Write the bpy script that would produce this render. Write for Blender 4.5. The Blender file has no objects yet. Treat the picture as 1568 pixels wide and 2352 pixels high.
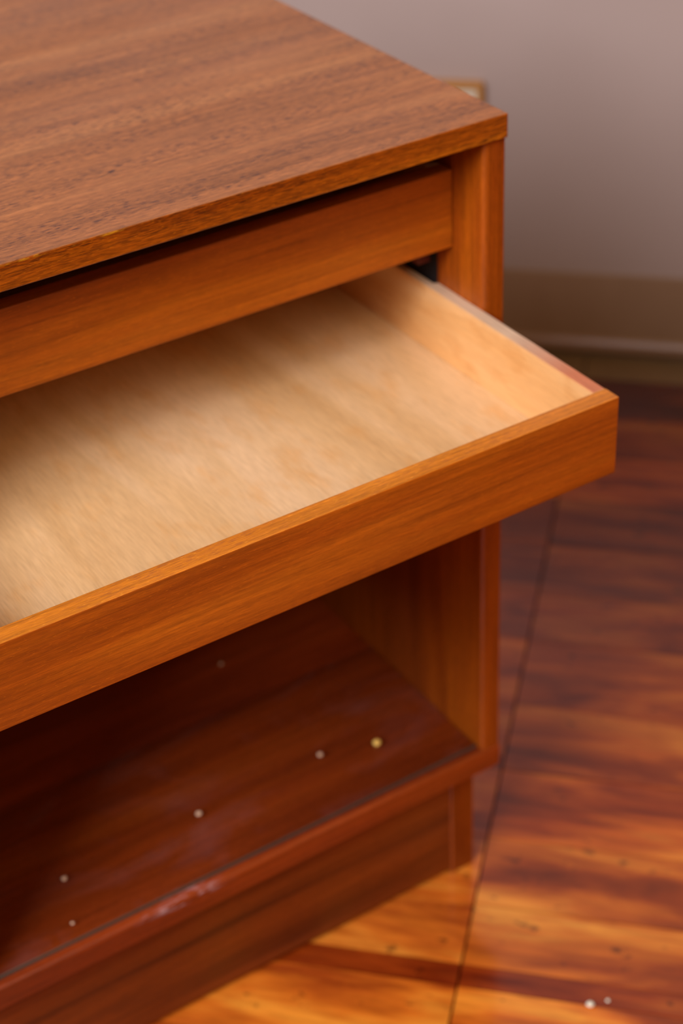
import bpy, bmesh, math, random
from mathutils import Vector, Matrix

S = bpy.context.scene
COL = S.collection
H = 0.82516                      # height of the cabinet top above the floor (floor is z = 0)

# ------------------------------------------------------------------ camera
cam_d = bpy.data.cameras.new('camera')
cam = bpy.data.objects.new('camera', cam_d)
COL.objects.link(cam)
yaw, pit, rol = 0.53825, 0.6061, -0.05305
fw = Vector((math.sin(yaw)*math.cos(pit), math.cos(yaw)*math.cos(pit), -math.sin(pit)))
rt = Vector((math.cos(yaw), -math.sin(yaw), 0))
up = rt.cross(fw)
r2 = rt*math.cos(rol) + up*math.sin(rol)
u2 = -rt*math.sin(rol) + up*math.cos(rol)
M = Matrix((r2, u2, -fw)).transposed().to_4x4()
M.translation = Vector((-0.77243, -1.01142, 0.51073 + H))
cam.matrix_world = M
cam_d.sensor_fit = 'VERTICAL'
cam_d.sensor_height = 36
cam_d.sensor_width = 24
cam_d.lens = 3961.56/2352*36
cam_d.clip_start = 0.05
cam_d.dof.use_dof = True
cam_d.dof.focus_distance = 1.125
cam_d.dof.aperture_fstop = 4.4
S.camera = cam

# ------------------------------------------------------------------ world, lights, exposure
def lin(c):
    r = []
    for v in c:
        v /= 255.0
        r.append(v/12.92 if v <= 0.04045 else ((v+0.055)/1.055)**2.4)
    return (*r, 1.0)

w = bpy.data.worlds.new('world'); S.world = w; w.use_nodes = True
bg = w.node_tree.nodes['Background']
bg.inputs[0].default_value = lin((234, 154, 98)); bg.inputs[1].default_value = 0.24

def area(name, loc, target, sx, sy, power, col):
    d = bpy.data.lights.new(name, 'AREA'); d.shape = 'RECTANGLE'; d.size = sx; d.size_y = sy
    d.energy = power; d.color = col
    o = bpy.data.objects.new(name, d); COL.objects.link(o); o.location = loc
    o.rotation_euler = (Vector(target)-Vector(loc)).to_track_quat('-Z', 'Y').to_euler()
    return o
area('window_light', (-3.0, -1.12, 2.9), (0, 0, 0.6), 1.7, 1.7, 235, (0.94, 0.98, 1.16))
area('front_fill', (-0.35, -2.8, 3.0), (0, 0, 0.6), 1.2, 1.2, 36, (1.0, 0.78, 0.56))  # added warm fill from the front, no such lamp seen
S.view_settings.view_transform = 'Standard'
S.view_settings.look = 'None'
S.view_settings.gamma = 1
S.view_settings.use_curve_mapping = False
S.view_settings.exposure = 0.0

# ------------------------------------------------------------------ material helpers
class NT:
    def __init__(s, name):
        s.m = bpy.data.materials.new(name); s.m.use_nodes = True
        s.t = s.m.node_tree; s.t.nodes.clear()
        s.out = s.n('ShaderNodeOutputMaterial')
    def n(s, typ, **kw):
        x = s.t.nodes.new(typ)
        for k, v in kw.items(): setattr(x, k, v)
        return x
    def l(s, a, b): s.t.links.new(a, b)
    def coords(s, scale, offset_random=False, loc=(0, 0, 0)):
        tc = s.n('ShaderNodeTexCoord'); mp = s.n('ShaderNodeMapping')
        mp.inputs['Scale'].default_value = scale; mp.inputs['Location'].default_value = loc
        if offset_random:
            oi = s.n('ShaderNodeObjectInfo'); mu = s.n('ShaderNodeMath', operation='MULTIPLY')
            mu.inputs[1].default_value = 37.0; s.l(oi.outputs['Random'], mu.inputs[0])
            ad = s.n('ShaderNodeVectorMath', operation='ADD')
            s.l(tc.outputs['Object'], ad.inputs[0]); s.l(mu.outputs[0], ad.inputs[1]); s.l(ad.outputs[0], mp.inputs[0])
        else:
            s.l(tc.outputs['Object'], mp.inputs[0])
        return mp.outputs[0]
    def noise(s, vec, scale=1.0, detail=3, rough=0.55, dist=0.0):
        x = s.n('ShaderNodeTexNoise'); x.inputs['Scale'].default_value = scale
        x.inputs['Detail'].default_value = detail; x.inputs['Roughness'].default_value = rough
        x.inputs['Distortion'].default_value = dist; s.l(vec, x.inputs['Vector']); return x.outputs['Fac']
    def ramp(s, fac, stops, interp='LINEAR'):
        x = s.n('ShaderNodeValToRGB'); cr = x.color_ramp; cr.interpolation = interp
        while len(cr.elements) < len(stops): cr.elements.new(0.5)
        for e, (p, c) in zip(cr.elements, stops):
            e.position = p; e.color = c if len(c) == 4 else lin(c)
        s.l(fac, x.inputs[0]); return x.outputs[0]
    def mix(s, fac, a, b, mode='MIX'):
        x = s.n('ShaderNodeMix', data_type='RGBA', blend_type=mode)
        if isinstance(fac, float): x.inputs[0].default_value = fac
        else: s.l(fac, x.inputs[0])
        for v, i in ((a, 6), (b, 7)):
            if isinstance(v, tuple): x.inputs[i].default_value = v
            else: s.l(v, x.inputs[i])
        return x.outputs[2]
    def g(s, a, b, lo, hi):     # greyscale ramp stops helper
        return [(a, (lo, lo, lo, 1)), (b, (hi, hi, hi, 1))]
    def bsdf(s, col, rough=0.4, spec=0.5, bump=None, bs=0.1, bd=0.0005, coat=0.0, cr=0.1):
        p = s.n('ShaderNodeBsdfPrincipled')
        if isinstance(col, tuple): p.inputs['Base Color'].default_value = col
        else: s.l(col, p.inputs['Base Color'])
        if isinstance(rough, float): p.inputs['Roughness'].default_value = rough
        else: s.l(rough, p.inputs['Roughness'])
        p.inputs['Specular IOR Level'].default_value = spec
        p.inputs['Coat Weight'].default_value = coat; p.inputs['Coat Roughness'].default_value = cr
        if bump is not None:
            b = s.n('ShaderNodeBump'); b.inputs['Strength'].default_value = bs; b.inputs['Distance'].default_value = bd
            s.l(bump, b.inputs['Height']); s.l(b.outputs[0], p.inputs['Normal'])
        s.l(p.outputs[0], s.out.inputs[0]); return p

def sc(axis, along, across):
    v = [across]*3; v['XYZ'.index(axis)] = along; return tuple(v)

def teak(name, axis, dark, mid, light, pore=0.6, seed=0, rough=0.36, spec=0.5, coat=0.0, fig=14, scuff_glint=None, porecol=(60, 28, 18), fine=0.15):
    t = NT(name)
    lo = (seed*1.7, seed*0.9, seed*2.3)
    big = t.noise(t.coords(sc(axis, 1.3, fig), loc=lo), 1, 4, 0.55, 0.6)
    c = t.ramp(big, [(0.30, dark), (0.5, mid), (0.70, light)])
    st = t.noise(t.coords(sc(axis, 6, 240), loc=lo), 1, 4, 0.65, 0.4)
    c = t.mix(1.0, c, t.ramp(st, t.g(0.32, 0.62, 0.72, 1.08)), 'MULTIPLY')
    fi = t.noise(t.coords(sc(axis, 90, 1400), loc=lo), 1, 2, 0.6)
    c = t.mix(1.0, c, t.ramp(fi, t.g(0.35, 0.65, 1-fine, 1+fine)), 'MULTIPLY')
    po = t.noise(t.coords(sc(axis, 110, 1600), loc=(lo[1], lo[2], lo[0])), 1, 1, 0.5)
    dens = t.noise(t.coords(sc(axis, 6, 40), loc=lo), 1, 2)
    pm = t.mix(1.0, t.ramp(po, t.g(0.53, 0.60, 0, 1)), t.ramp(dens, t.g(0.38, 0.60, 0.3, 1)), 'MULTIPLY')
    pm = t.mix(1.0, pm, (pore, pore, pore, 1), 'MULTIPLY')
    c = t.mix(pm, c, lin(porecol))
    fl = t.noise(t.coords(sc(axis, 200, 1500), loc=(5, 3, 1)), 1, 1)
    c = t.mix(t.ramp(fl, t.g(0.66, 0.74, 0, 0.35)), c, light if len(light) == 4 else lin(tuple(min(255, int(v*1.25)) for v in light)))
    if scuff_glint:
        (cx, cy, cz), (rx, ry, rz), scol = scuff_glint
        tc = t.coords((1/rx, 1/ry, 1/rz), loc=(-cx/rx, -cy/ry, -cz/rz))
        ln = t.n('ShaderNodeVectorMath', operation='LENGTH'); t.l(tc, ln.inputs[0])
        mk = t.ramp(ln.outputs['Value'], t.g(0.2, 1.0, 1, 0))
        sn = t.noise(t.coords(sc(axis, 60, 260)), 1, 3, 0.7)
        c = t.mix(t.mix(1.0, mk, t.ramp(sn, t.g(0.48, 0.66, 0, 0.75)), 'MULTIPLY'), c, lin(scol))
    rr = t.noise(t.coords(sc(axis, 4, 12)), 1, 3)
    t.bsdf(c, t.ramp(rr, t.g(0.3, 0.7, rough-0.06, rough+0.08)), spec, bump=fi, bs=0.25, bd=0.0004, coat=coat, cr=0.15)
    return t.m

T_TOP = teak('teak_top', 'X', (142, 84, 42), (162, 98, 50), (178, 114, 62), pore=0.95, seed=1, rough=0.34, fig=22, porecol=(60, 32, 30), fine=0.2,
              scuff_glint=((-0.334, 0.004, 0.825), (0.010, 0.006, 0.01), (48, 38, 46)))
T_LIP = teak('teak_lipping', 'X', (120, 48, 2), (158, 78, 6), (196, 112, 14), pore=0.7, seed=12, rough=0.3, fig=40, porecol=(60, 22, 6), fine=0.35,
              scuff_glint=((-0.378, 0.0, 0.8243), (0.06, 0.02, 0.0016), (255, 190, 40)))  # gold glint on the front edge, painted as colour
T_DRAW = teak('teak_drawer_front', 'X', (132, 56, 4), (158, 74, 6), (184, 96, 12), pore=0.14, seed=2, rough=0.42, spec=0.3, fine=0.12)
T_EDGE = teak('teak_edge', 'X', (180, 98, 18), (200, 116, 28), (214, 134, 44), pore=0.5, seed=3, rough=0.4, porecol=(120, 60, 40))
T_SIDE = teak('teak_side', 'Z', (108, 42, 2), (136, 58, 4), (160, 76, 6), pore=0.1, seed=4, rough=0.38, spec=0.3)
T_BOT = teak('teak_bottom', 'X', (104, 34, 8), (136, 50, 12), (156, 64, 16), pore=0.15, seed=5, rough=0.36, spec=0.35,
             scuff_glint=((-0.352, 0.003, 0.166), (0.055, 0.02, 0.006), (196, 168, 165)))
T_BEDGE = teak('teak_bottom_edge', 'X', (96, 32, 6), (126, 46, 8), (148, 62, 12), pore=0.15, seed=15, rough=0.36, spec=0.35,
             scuff_glint=((-0.352, 0.003, 0.166), (0.055, 0.02, 0.006), (206, 178, 175)))
T_PLINTH = teak('teak_plinth', 'X', (72, 26, 4), (118, 50, 8), (136, 62, 14), pore=0.2, seed=6, rough=0.42, fig=26, spec=0.3)
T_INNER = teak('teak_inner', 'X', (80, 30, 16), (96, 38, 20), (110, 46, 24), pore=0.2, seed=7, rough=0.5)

def pale(name, axis, cols, seed, streak=0.12):
    t = NT(name); lo = (seed, seed*2.1, seed*0.7)
    big = t.noise(t.coords(sc(axis, 1.5, 9), loc=lo), 1, 3, 0.5, 1.4)
    c = t.ramp(big, [(0.30, cols[0]), (0.50, cols[1]), (0.68, cols[2])])
    bl = t.noise(t.coords(sc(axis, 16, 38), loc=lo), 1, 4, 0.6)
    c = t.mix(t.ramp(bl, t.g(0.52, 0.72, 0, 0.5)), c, lin(cols[3]))
    fg = t.noise(t.coords(sc(axis, 4, 48), loc=(lo[2], lo[0], 3)), 1, 2, 0.5, 0.5)
    c = t.mix(t.ramp(fg, t.g(0.66, 0.80, 0, 0.4)), c, lin(cols[4]))
    fi = t.noise(t.coords(sc(axis, 55, 1000), loc=lo), 1, 2, 0.6)
    c = t.mix(1.0, c, t.ramp(fi, t.g(0.3, 0.7, 1-streak, 1+streak)), 'MULTIPLY')
    t.bsdf(c, 0.42, 0.4, bump=fi, bs=0.35, bd=0.0003)
    return t.m
P_BOT = pale('birch_ply', 'Y', [(197, 152, 97), (207, 164, 110), (216, 176, 127), (204, 142, 70), (186, 122, 64)], 3)
P_SIDE = pale('maple_side', 'Y', [(204, 142, 78), (212, 154, 90), (220, 168, 108), (190, 118, 46), (190, 118, 56)], 8, 0.08)
def rail_mat():
    t = NT('side_top')
    sp = t.n('ShaderNodeSeparateXYZ'); t.l(t.coords((1, 1, 1)), sp.inputs[0])
    mr = t.n('ShaderNodeMapRange'); mr.inputs['From Min'].default_value = -0.12; mr.inputs['From Max'].default_value = -0.04
    t.l(sp.outputs['Y'], mr.inputs[0])
    fi = t.noise(t.coords((700, 40, 700)), 1, 2)
    c = t.mix(mr.outputs[0], lin((190, 112, 74)), lin((196, 164, 130)))
    c = t.mix(1.0, c, t.ramp(fi, t.g(0.3, 0.7, 0.85, 1.1)), 'MULTIPLY')
    t.bsdf(c, 0.45, 0.4); return t.m

P_RAIL = rail_mat()

def plain(name, col, rough=0.5, spec=0.5):
    t = NT(name); n = t.noise(t.coords((40, 40, 40)), 1, 3)
    c = t.mix(1.0, lin(col), t.ramp(n, t.g(0.3, 0.7, 0.92, 1.05)), 'MULTIPLY')
    t.bsdf(c, rough, spec); return t.m

# wall paint
t = NT('wall_paint')
n1 = t.noise(t.coords((2.5, 2.5, 2.5)), 1, 3)
c = t.ramp(n1, [(0.3, (159, 140, 127)), (0.7, (166, 147, 134))])
n2 = t.noise(t.coords((120, 120, 120)), 1, 3)
t.bsdf(c, 0.55, 0.35, bump=n2, bs=0.1, bd=0.0006); M_WALL = t.m
# baseboard paint
t = NT('baseboard_paint')
n1 = t.noise(t.coords((6, 6, 3)), 1, 3)
t.bsdf(t.ramp(n1, [(0.3, (136, 108, 80)), (0.7, (148, 120, 92))]), 0.3, 0.5); M_BASE = t.m

# floor planks (grain along local X)
t = NT('floor_plank')
v = t.coords((3.6, 18, 5), True)
a = t.noise(v, 1, 4, 0.58, 0.4)
c = t.ramp(a, [(0.30, (104, 40, 14)), (0.42, (140, 60, 18)), (0.54, (186, 98, 30)), (0.68, (218, 142, 54))])
b = t.noise(t.coords((14, 110, 14), True), 1, 4, 0.6, 0.4)
c = t.mix(1.0, c, t.ramp(b, t.g(0.3, 0.62, 0.76, 1.06)), 'MULTIPLY')
k = t.noise(t.coords((34, 62, 34), True), 1, 3, 0.6)
c = t.mix(t.ramp(k, t.g(0.64, 0.71, 0, 0.7)), c, lin((46, 18, 10)))
oi = t.n('ShaderNodeObjectInfo')
c = t.mix(1.0, c, oi.outputs['Color'], 'MULTIPLY')
rr = t.noise(t.coords((9, 20, 9), True), 1, 3)
t.bsdf(c, t.ramp(rr, t.g(0.3, 0.7, 0.14, 0.26)), 0.55, bump=a, bs=0.15, bd=0.0015, coat=0.35, cr=0.08); M_PLANK = t.m
M_SUB = plain('floor_gap', (38, 20, 14), 0.8, 0.2)
M_BORDER = plain('border_reflection', (128, 104, 70), 0.45)  # baseboard's reflection put into the colour of the row along the wall
M_DARK = plain('dark_red_batten', (92, 30, 16), 0.5)
M_SHADE = plain('recess_shade_tone', (30, 24, 22), 0.8, 0.2)
M_PLATE = plain('outlet_plate', (214, 200, 170), 0.4)
M_RIM = plain('outlet_rim', (178, 122, 52), 0.45)
M_RIM2 = plain('outlet_slot', (60, 45, 34), 0.5)
M_SPECK = plain('pale_speck', (214, 176, 140), 0.6)
M_YEL = plain('yellow_crumb', (246, 200, 96), 0.5)
M_CRUMB = plain('white_crumb', (232, 226, 196), 0.6)

# glass: clear, with faint dust smears and a green ground edge
t = NT('clear_glass')
tr = t.n('ShaderNodeBsdfTransparent'); tr.inputs[0].default_value = (0.93, 0.95, 0.94, 1)
gl = t.n('ShaderNodeBsdfGlossy'); gl.inputs['Roughness'].default_value = 0.06
df = t.n('ShaderNodeBsdfDiffuse'); df.inputs[0].default_value = lin((190, 175, 185))
fr = t.n('ShaderNodeFresnel'); fr.inputs[0].default_value = 1.5
ge = t.n('ShaderNodeNewGeometry'); iv = t.n('ShaderNodeMath', operation='SUBTRACT'); iv.inputs[0].default_value = 1.0
t.l(ge.outputs['Backfacing'], iv.inputs[1])
mf = t.n('ShaderNodeMath', operation='MULTIPLY'); t.l(fr.outputs[0], mf.inputs[0]); t.l(iv.outputs[0], mf.inputs[1])
m1 = t.n('ShaderNodeMixShader'); t.l(mf.outputs[0], m1.inputs[0]); t.l(tr.outputs[0], m1.inputs[1]); t.l(gl.outputs[0], m1.inputs[2])
dn = t.noise(t.coords((7, 14, 7)), 1, 4, 0.65, 1.0)
m2 = t.n('ShaderNodeMixShader'); t.l(t.ramp(dn, t.g(0.50, 0.8, 0.0, 0.03)), m2.inputs[0]); t.l(m1.outputs[0], m2.inputs[1]); t.l(df.outputs[0], m2.inputs[2])
t.l(m2.outputs[0], t.out.inputs[0]); M_GLASS = t.m
t = NT('glass_edge')
tr = t.n('ShaderNodeBsdfTransparent'); tr.inputs[0].default_value = (0.4, 0.45, 0.38, 1)
df = t.n('ShaderNodeBsdfPrincipled'); df.inputs['Base Color'].default_value = lin((84, 92, 80)); df.inputs['Roughness'].default_value = 0.2
m1 = t.n('ShaderNodeMixShader'); m1.inputs[0].default_value = 0.4
t.l(tr.outputs[0], m1.inputs[1]); t.l(df.outputs[0], m1.inputs[2]); t.l(m1.outputs[0], t.out.inputs[0]); M_GEDGE = t.m

# ------------------------------------------------------------------ mesh helpers
def link(name, me, parent=None, **props):
    o = bpy.data.objects.new(name, me); COL.objects.link(o)
    if parent: o.parent = parent
    for k_, v_ in props.items(): o[k_] = v_
    return o

def box(name, x0, x1, y0, y1, z0, z1, mat, parent=None, bev=0.0008, seg=2, edge=None, **props):
    """a board with eased edges; origin at world zero of its thing so veneer runs on continuously"""
    bm = bmesh.new(); bmesh.ops.create_cube(bm, size=1)
    for v_ in bm.verts:
        v_.co = Vector((x0 if v_.co.x < 0 else x1, y0 if v_.co.y < 0 else y1, z0 if v_.co.z < 0 else z1))
    if edge:      # heavier chamfer on one chosen edge first
        fn, amt, sg = edge
        es = [e for e in bm.edges if fn((e.verts[0].co+e.verts[1].co)/2, (e.verts[1].co-e.verts[0].co).normalized())]
        bmesh.ops.bevel(bm, geom=es, offset=amt, segments=sg, affect='EDGES', profile=0.5)
    if bev:
        es = [e for e in bm.edges if e.is_manifold and e.calc_face_angle() > 0.5]
        bmesh.ops.bevel(bm, geom=es, offset=bev, segments=seg, affect='EDGES', profile=0.5)
    me = bpy.data.meshes.new(name); bm.to_mesh(me); bm.free()
    for m_ in (mat if isinstance(mat, list) else [mat]): me.materials.append(m_)
    return link(name, me, parent, **props)

def prism(name, prof, x0, x1, mat, parent=None, **props):
    """extrude a (y,z) profile along x"""
    bm = bmesh.new()
    a_ = [bm.verts.new((x0, y, z)) for y, z in prof]; b_ = [bm.verts.new((x1, y, z)) for y, z in prof]
    n_ = len(prof)
    bm.faces.new(a_[::-1]); bm.faces.new(b_)
    for i in range(n_): bm.faces.new((a_[i], a_[(i+1) % n_], b_[(i+1) % n_], b_[i]))
    bmesh.ops.recalc_face_normals(bm, faces=bm.faces)
    me = bpy.data.meshes.new(name); bm.to_mesh(me); bm.free(); me.materials.append(mat)
    return link(name, me, parent, **props)

# ------------------------------------------------------------------ setting: floor, wall, baseboard
random.seed(11)
ANG = math.radians(-45)
WS = 1.088                                     # distance of the wall plane from the origin
room = Matrix.Rotation(ANG, 4, 'Z')            # local x runs along the wall, local y towards it
floor = box('floor', -2.6, 2.6, -2.9, WS+0.1, -0.06, -0.0125, M_SUB, bev=0, kind='structure')
floor.matrix_world = room
JX = -0.018
PW = 0.108
TONE = {}
def plank_mesh(L, wd):
    bm = bmesh.new(); bmesh.ops.create_cube(bm, size=1)
    for v_ in bm.verts: v_.co = Vector((v_.co.x*(L-0.0022), v_.co.y*(wd-0.0010), v_.co.z*0.012))
    me = bpy.data.meshes.new('plank'); bm.to_mesh(me); bm.free(); me.materials.append(M_PLANK); return me
EDGES = [1.0865, 1.0113, 0.9033, 0.795, 0.687, 0.579, 0.471, 0.375, 0.256, 0.145, 0.040, -0.055, -0.135, -0.163]
while EDGES[-1] > -2.8: EDGES.append(EDGES[-1]-0.108)
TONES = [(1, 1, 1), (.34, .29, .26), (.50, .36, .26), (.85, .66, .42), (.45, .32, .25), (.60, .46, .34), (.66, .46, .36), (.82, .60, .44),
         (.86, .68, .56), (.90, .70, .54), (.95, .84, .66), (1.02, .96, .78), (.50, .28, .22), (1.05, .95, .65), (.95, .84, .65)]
for r_ in range(len(EDGES)-1):
    a_, b_ = EDGES[r_], EDGES[r_+1]
    me = plank_mesh(0.9, a_-b_)
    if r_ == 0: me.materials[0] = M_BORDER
    for c_ in range(-3, 3):
        o = link('plank', me, floor)
        o.location = (JX + 0.9*(c_+0.5), (a_+b_)/2, -0.0061 + random.uniform(-0.0004, 0.0))
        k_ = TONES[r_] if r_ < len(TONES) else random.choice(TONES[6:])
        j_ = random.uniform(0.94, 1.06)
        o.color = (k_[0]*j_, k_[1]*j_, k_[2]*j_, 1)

wall = box('wall_back', -2.7, 2.7, WS, WS+0.12, -0.06, 2.6, M_WALL, bev=0, kind='structure')
wall.matrix_world = room
bb = prism('baseboard_back', [(WS-0.0005, 0.012), (WS-0.0005, 0.138), (WS-0.005, 0.138), (WS-0.006, 0.137), (WS-0.0075, 0.034),
                         (WS-0.012, 0.031), (WS-0.016, 0.025), (WS-0.017, 0.016), (WS-0.015, 0.012)], -2.7, 2.7, M_BASE, kind='structure')
bb.matrix_world = room

# ------------------------------------------------------------------ the cabinet
XL, XR = -0.5755, -0.0005           # outer faces of the sides
IN_R, IN_L = -0.0205, -0.5555       # inner faces
YF, YB = 0.003, 0.56
Z = lambda z: z + H
cab = bpy.data.objects.new('cabinet', None); COL.objects.link(cab)
cab['label'] = 'teak veneer cabinet with open lower drawer and open bottom compartment'
cab['category'] = 'cabinet'

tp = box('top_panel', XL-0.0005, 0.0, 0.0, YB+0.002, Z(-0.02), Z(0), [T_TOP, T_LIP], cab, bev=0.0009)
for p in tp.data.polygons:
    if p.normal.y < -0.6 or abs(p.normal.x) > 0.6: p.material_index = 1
TB, BB = -0.65549, -0.68189
inner_edge = lambda sgn: (lambda m_, d_: abs(d_.z) > .9 and m_.y < 0.1 and (m_.x*sgn) < (XR+IN_R)/2*sgn)
box('side_panel', IN_R, XR, YF, YB, Z(TB)+0.0001, Z(-0.0201), T_SIDE, cab, bev=0.0007,
    edge=(lambda m_, d_: abs(d_.z) > .9 and m_.y < 0.1 and m_.x < -0.01, 0.0045, 3))
box('side_panel', XL, IN_L, YF, YB, Z(TB)+0.0001, Z(-0.0201), T_SIDE, cab, bev=0.0007,
    edge=(lambda m_, d_: abs(d_.z) > .9 and m_.y < 0.1 and m_.x > (XL+IN_L)/2, 0.0045, 3))
bp = box('bottom_panel', XL-0.0005, 0.0008, 0.002, YB, Z(BB), Z(TB), [T_BOT, T_BEDGE], cab, bev=0.0012,
    edge=(lambda m_, d_: abs(d_.x) > .9 and m_.y < 0.1 and m_.z > Z(-0.668), 0.0035, 3))
for p in bp.data.polygons:
    if p.center.y < 0.0075: p.material_index = 1
box('back_panel', IN_L+0.0003, IN_R-0.0003, YB-0.012, YB-0.001, Z(TB)+0.0003, Z(-0.0203), T_INNER, cab, bev=0)
box('divider_panel', IN_L+0.0003, IN_R-0.0003, 0.05, YB-0.0125, Z(-0.272), Z(-0.256), T_INNER, cab, bev=0.0005)
# plinth
pb = box('plinth', -0.550, -0.0462, 0.0220, 0.038, 0.0065, Z(BB)-0.0030, T_PLINTH, cab, bev=0.0006)
for x0, x1 in ((-0.0463, -0.0192), (-0.573, -0.550)):
    box('plinth_end', x0, x1, 0.020, YB-0.03, 0.0006, Z(BB)-0.0002, T_SIDE, cab, bev=0.0006,
        edge=(lambda m_, d_: abs(d_.z) > .9 and m_.y < 0.1 and m_.x < -0.03, 0.003, 2))
# dark battens the drawers run on
for zc in (-0.150, -0.2557):
    box('drawer_runner', IN_R-0.0145, IN_R-0.0022, 0.076, YB-0.02, Z(zc)-0.0, Z(zc)+0.020, M_DARK, cab, bev=0.0005)
    box('drawer_runner', IN_L+0.0022, IN_L+0.0145, 0.076, YB-0.02, Z(zc)-0.0, Z(zc)+0.020, M_DARK, cab, bev=0.0005)

for x0, x1 in ((IN_R-0.0020, IN_R-0.0001), (IN_L+0.0001, IN_L+0.0020)):
    box('recess_shade', x0, x1, 0.0685, YB-0.02, Z(-0.2555), Z(-0.021), M_SHADE, cab, bev=0, label='dark strip standing in for shade in the side recess')  # black strip added where the side recess is only in shade

def drawer(y0, z0, z1, label):
    x0, x1 = IN_L+0.0006, -0.0209
    if y0 < 0: x1 = -0.0201-0.0004; x0 = IN_L+0.0006
    TF, TS = 0.016, 0.012
    f_ = box('drawer', x0, x1, y0, y0+TF, Z(z0), Z(z1), [T_DRAW, T_EDGE], cab, bev=0.0006)
    for p in f_.data.polygons:
        if p.normal.z > 0.9 and y0 < 0: p.material_index = 1  # closed drawer's top keeps darker veneer: slot shade put into its colour
    if label: f_['label'] = label
    ye = y0+0.44
    for s_ in (1, -1):
        xo = x1 if s_ > 0 else x0
        yn = 0.0668
        pts = [(xo, y0+TF+0.0002), (xo, yn), (xo-s_*0.0038, yn+0.0025), (xo-s_*0.0038, ye), (xo-s_*TS, ye), (xo-s_*TS, y0+TF+0.0002)]
        bm = bmesh.new()
        b_ = [bm.verts.new((x, y, Z(z0)+0.001)) for x, y in pts]; t_ = [bm.verts.new((x, y, Z(z1)-0.0004)) for x, y in pts]
        bm.faces.new(b_); ft = bm.faces.new(t_)
        for i in range(6): bm.faces.new((b_[i], b_[(i+1) % 6], t_[(i+1) % 6], t_[i]))
        bmesh.ops.recalc_face_normals(bm, faces=bm.faces)
        es = [e for e in bm.edges if abs((e.verts[0].co-e.verts[1].co).z) < 1e-6 and e.verts[0].co.z > Z(z1)-0.001]
        bmesh.ops.bevel(bm, geom=es, offset=0.0006, segments=2, affect='EDGES')
        me = bpy.data.meshes.new('drawer_side'); bm.to_mesh(me); bm.free()
        me.materials.append(P_SIDE); me.materials.append(P_RAIL)
        for p in me.polygons:
            if p.normal.z > 0.6: p.material_index = 1
        link('drawer_side', me, f_)
    box('drawer_bottom', x0+TS+0.0002, x1-TS-0.0002, y0+TF+0.0002, ye-0.0125, Z(z0)+0.002, Z(z0)+0.0068, P_BOT, f_, bev=0)
    box('drawer_back', x0+TS+0.0002, x1-TS-0.0002, ye-0.012, ye, Z(z0)+0.002, Z(z1)-0.006, P_SIDE, f_, bev=0.0005)
    return f_
drawer(0.0459, -0.1251, -0.0567, 'closed upper teak drawer front')
drawer(-0.1680, -0.2347, -0.1666, 'open lower drawer with pale birch inside')

# ------------------------------------------------------------------ loose glass sheet lying in the compartment
bm = bmesh.new(); bmesh.ops.create_cube(bm, size=1)
gx0, gx1, gy0, gy1, gz0, gz1 = IN_L+0.001, IN_R-0.0014, 0.0105, 0.200, Z(TB)+0.0002, Z(TB)+0.0047
for v_ in bm.verts:
    v_.co = Vector((gx0 if v_.co.x < 0 else gx1, gy0 if v_.co.y < 0 else gy1, gz0 if v_.co.z < 0 else gz1))
bmesh.ops.bevel(bm, geom=list(bm.edges), offset=0.0004, segments=1, affect='EDGES')
me = bpy.data.meshes.new('glass_sheet'); bm.to_mesh(me); bm.free()
me.materials.append(M_GLASS); me.materials.append(M_GEDGE)
for p in me.polygons:
    if p.normal.y < -0.6: p.material_index = 1
link('glass_sheet', me, label='clear glass sheet with greenish edge lying on the compartment bottom', category='glass')

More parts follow.
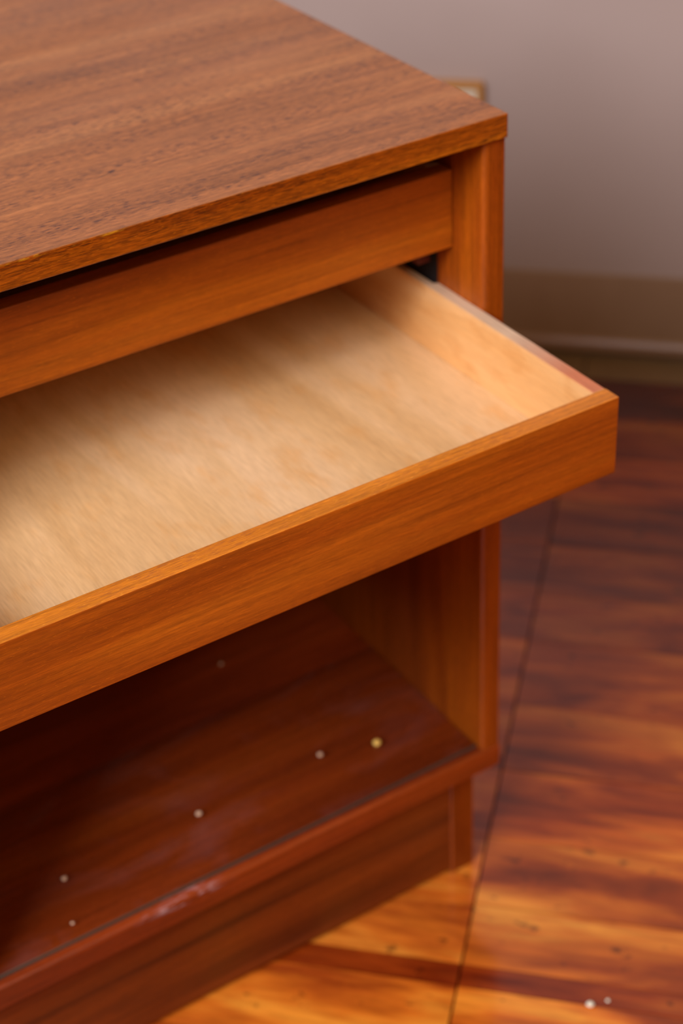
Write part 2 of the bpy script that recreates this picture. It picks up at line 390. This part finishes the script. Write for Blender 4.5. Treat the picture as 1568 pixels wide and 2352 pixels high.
# specks and crumbs
def crumb(name, x, y, z, r, mat, label, cat, group=None, flat=0.55, seed=0):
    random.seed(seed)
    bm = bmesh.new(); bmesh.ops.create_icosphere(bm, subdivisions=2, radius=r)
    for v_ in bm.verts:
        k_ = random.uniform(0.82, 1.12); v_.co = Vector((v_.co.x*k_, v_.co.y*k_, v_.co.z*flat*k_))
    zm = min(v_.co.z for v_ in bm.verts)
    for v_ in bm.verts: v_.co.z -= zm
    for f_ in bm.faces: f_.smooth = True
    me = bpy.data.meshes.new(name); bm.to_mesh(me); bm.free(); me.materials.append(mat)
    o = link(name, me, label=label, category=cat); o.location = (x, y, z)
    if group: o['group'] = group
GT = gz1 + 0.00005
crumb('crumb', -0.1018, 0.0677, GT, 0.0042, M_YEL, 'large yellow round crumb on the glass, biggest of all the specks', 'crumb', seed=1)
for i, (x, y, r, lb) in enumerate((
        (-0.1566, 0.0858, 0.0028, 'small pale speck on the glass just left of the large yellow crumb'),
        (-0.2936, 0.0833, 0.0028, 'small pale speck near the middle of the glass sheet'),
        (-0.4349, 0.0813, 0.0026, 'small pale speck on the glass towards the left picture edge'),
        (-0.4515, 0.0285, 0.0016, 'tiny faint speck closest to the front edge of the glass'))):
    crumb('speck', x, y, GT, r, M_SPECK, lb, 'speck', 'pale specks on the glass', seed=i+2)
crumb('speck', -0.1654, 0.2698, Z(TB)+0.0001, 0.0022, M_SPECK, 'dim pale speck deep in the compartment behind the glass sheet', 'speck', seed=9)
crumb('crumb', -0.0374, -0.1941, 0.0005, 0.0036, M_CRUMB, 'white crumb on the floor at the bottom right of the picture', 'crumb', seed=12)
crumb('crumb', -0.0205, -0.1995, 0.0005, 0.0018, M_CRUMB, 'tiny pale crumb on the floor right of the white crumb', 'crumb', seed=13)

# ------------------------------------------------------------------ socket on the wall behind the cabinet corner
so = bpy.data.objects.new('wall_socket', None); COL.objects.link(so)
so.matrix_world = room @ Matrix.Translation((-0.252, WS, 0.372))
so['label'] = 'blurred pale wall plate with ochre rim on the wall behind the cabinet corner'
so['category'] = 'socket'
HW, HH, RW, RD = 0.071, 0.060, 0.0085, 0.014
for x0, x1, z0, z1 in ((-HW, HW, HH-RW, HH), (-HW, HW, -HH, -HH+RW), (-HW, -HW+RW, -HH+RW, HH-RW), (HW-RW, HW, -HH+RW, HH-RW)):
    box('rim', x0, x1, -RD, -0.0004, z0, z1, M_RIM, so, bev=0.001)
box('cover_plate', -HW+RW, HW-RW, -0.008, -0.0006, -HH+RW, HH-RW, M_PLATE, so, bev=0.001)
for x in (-0.028, 0.028):
    box('outlet', x-0.013, x+0.013, -0.0095, -0.0081, -0.016, 0.016, M_RIM2, so, bev=0.0006)
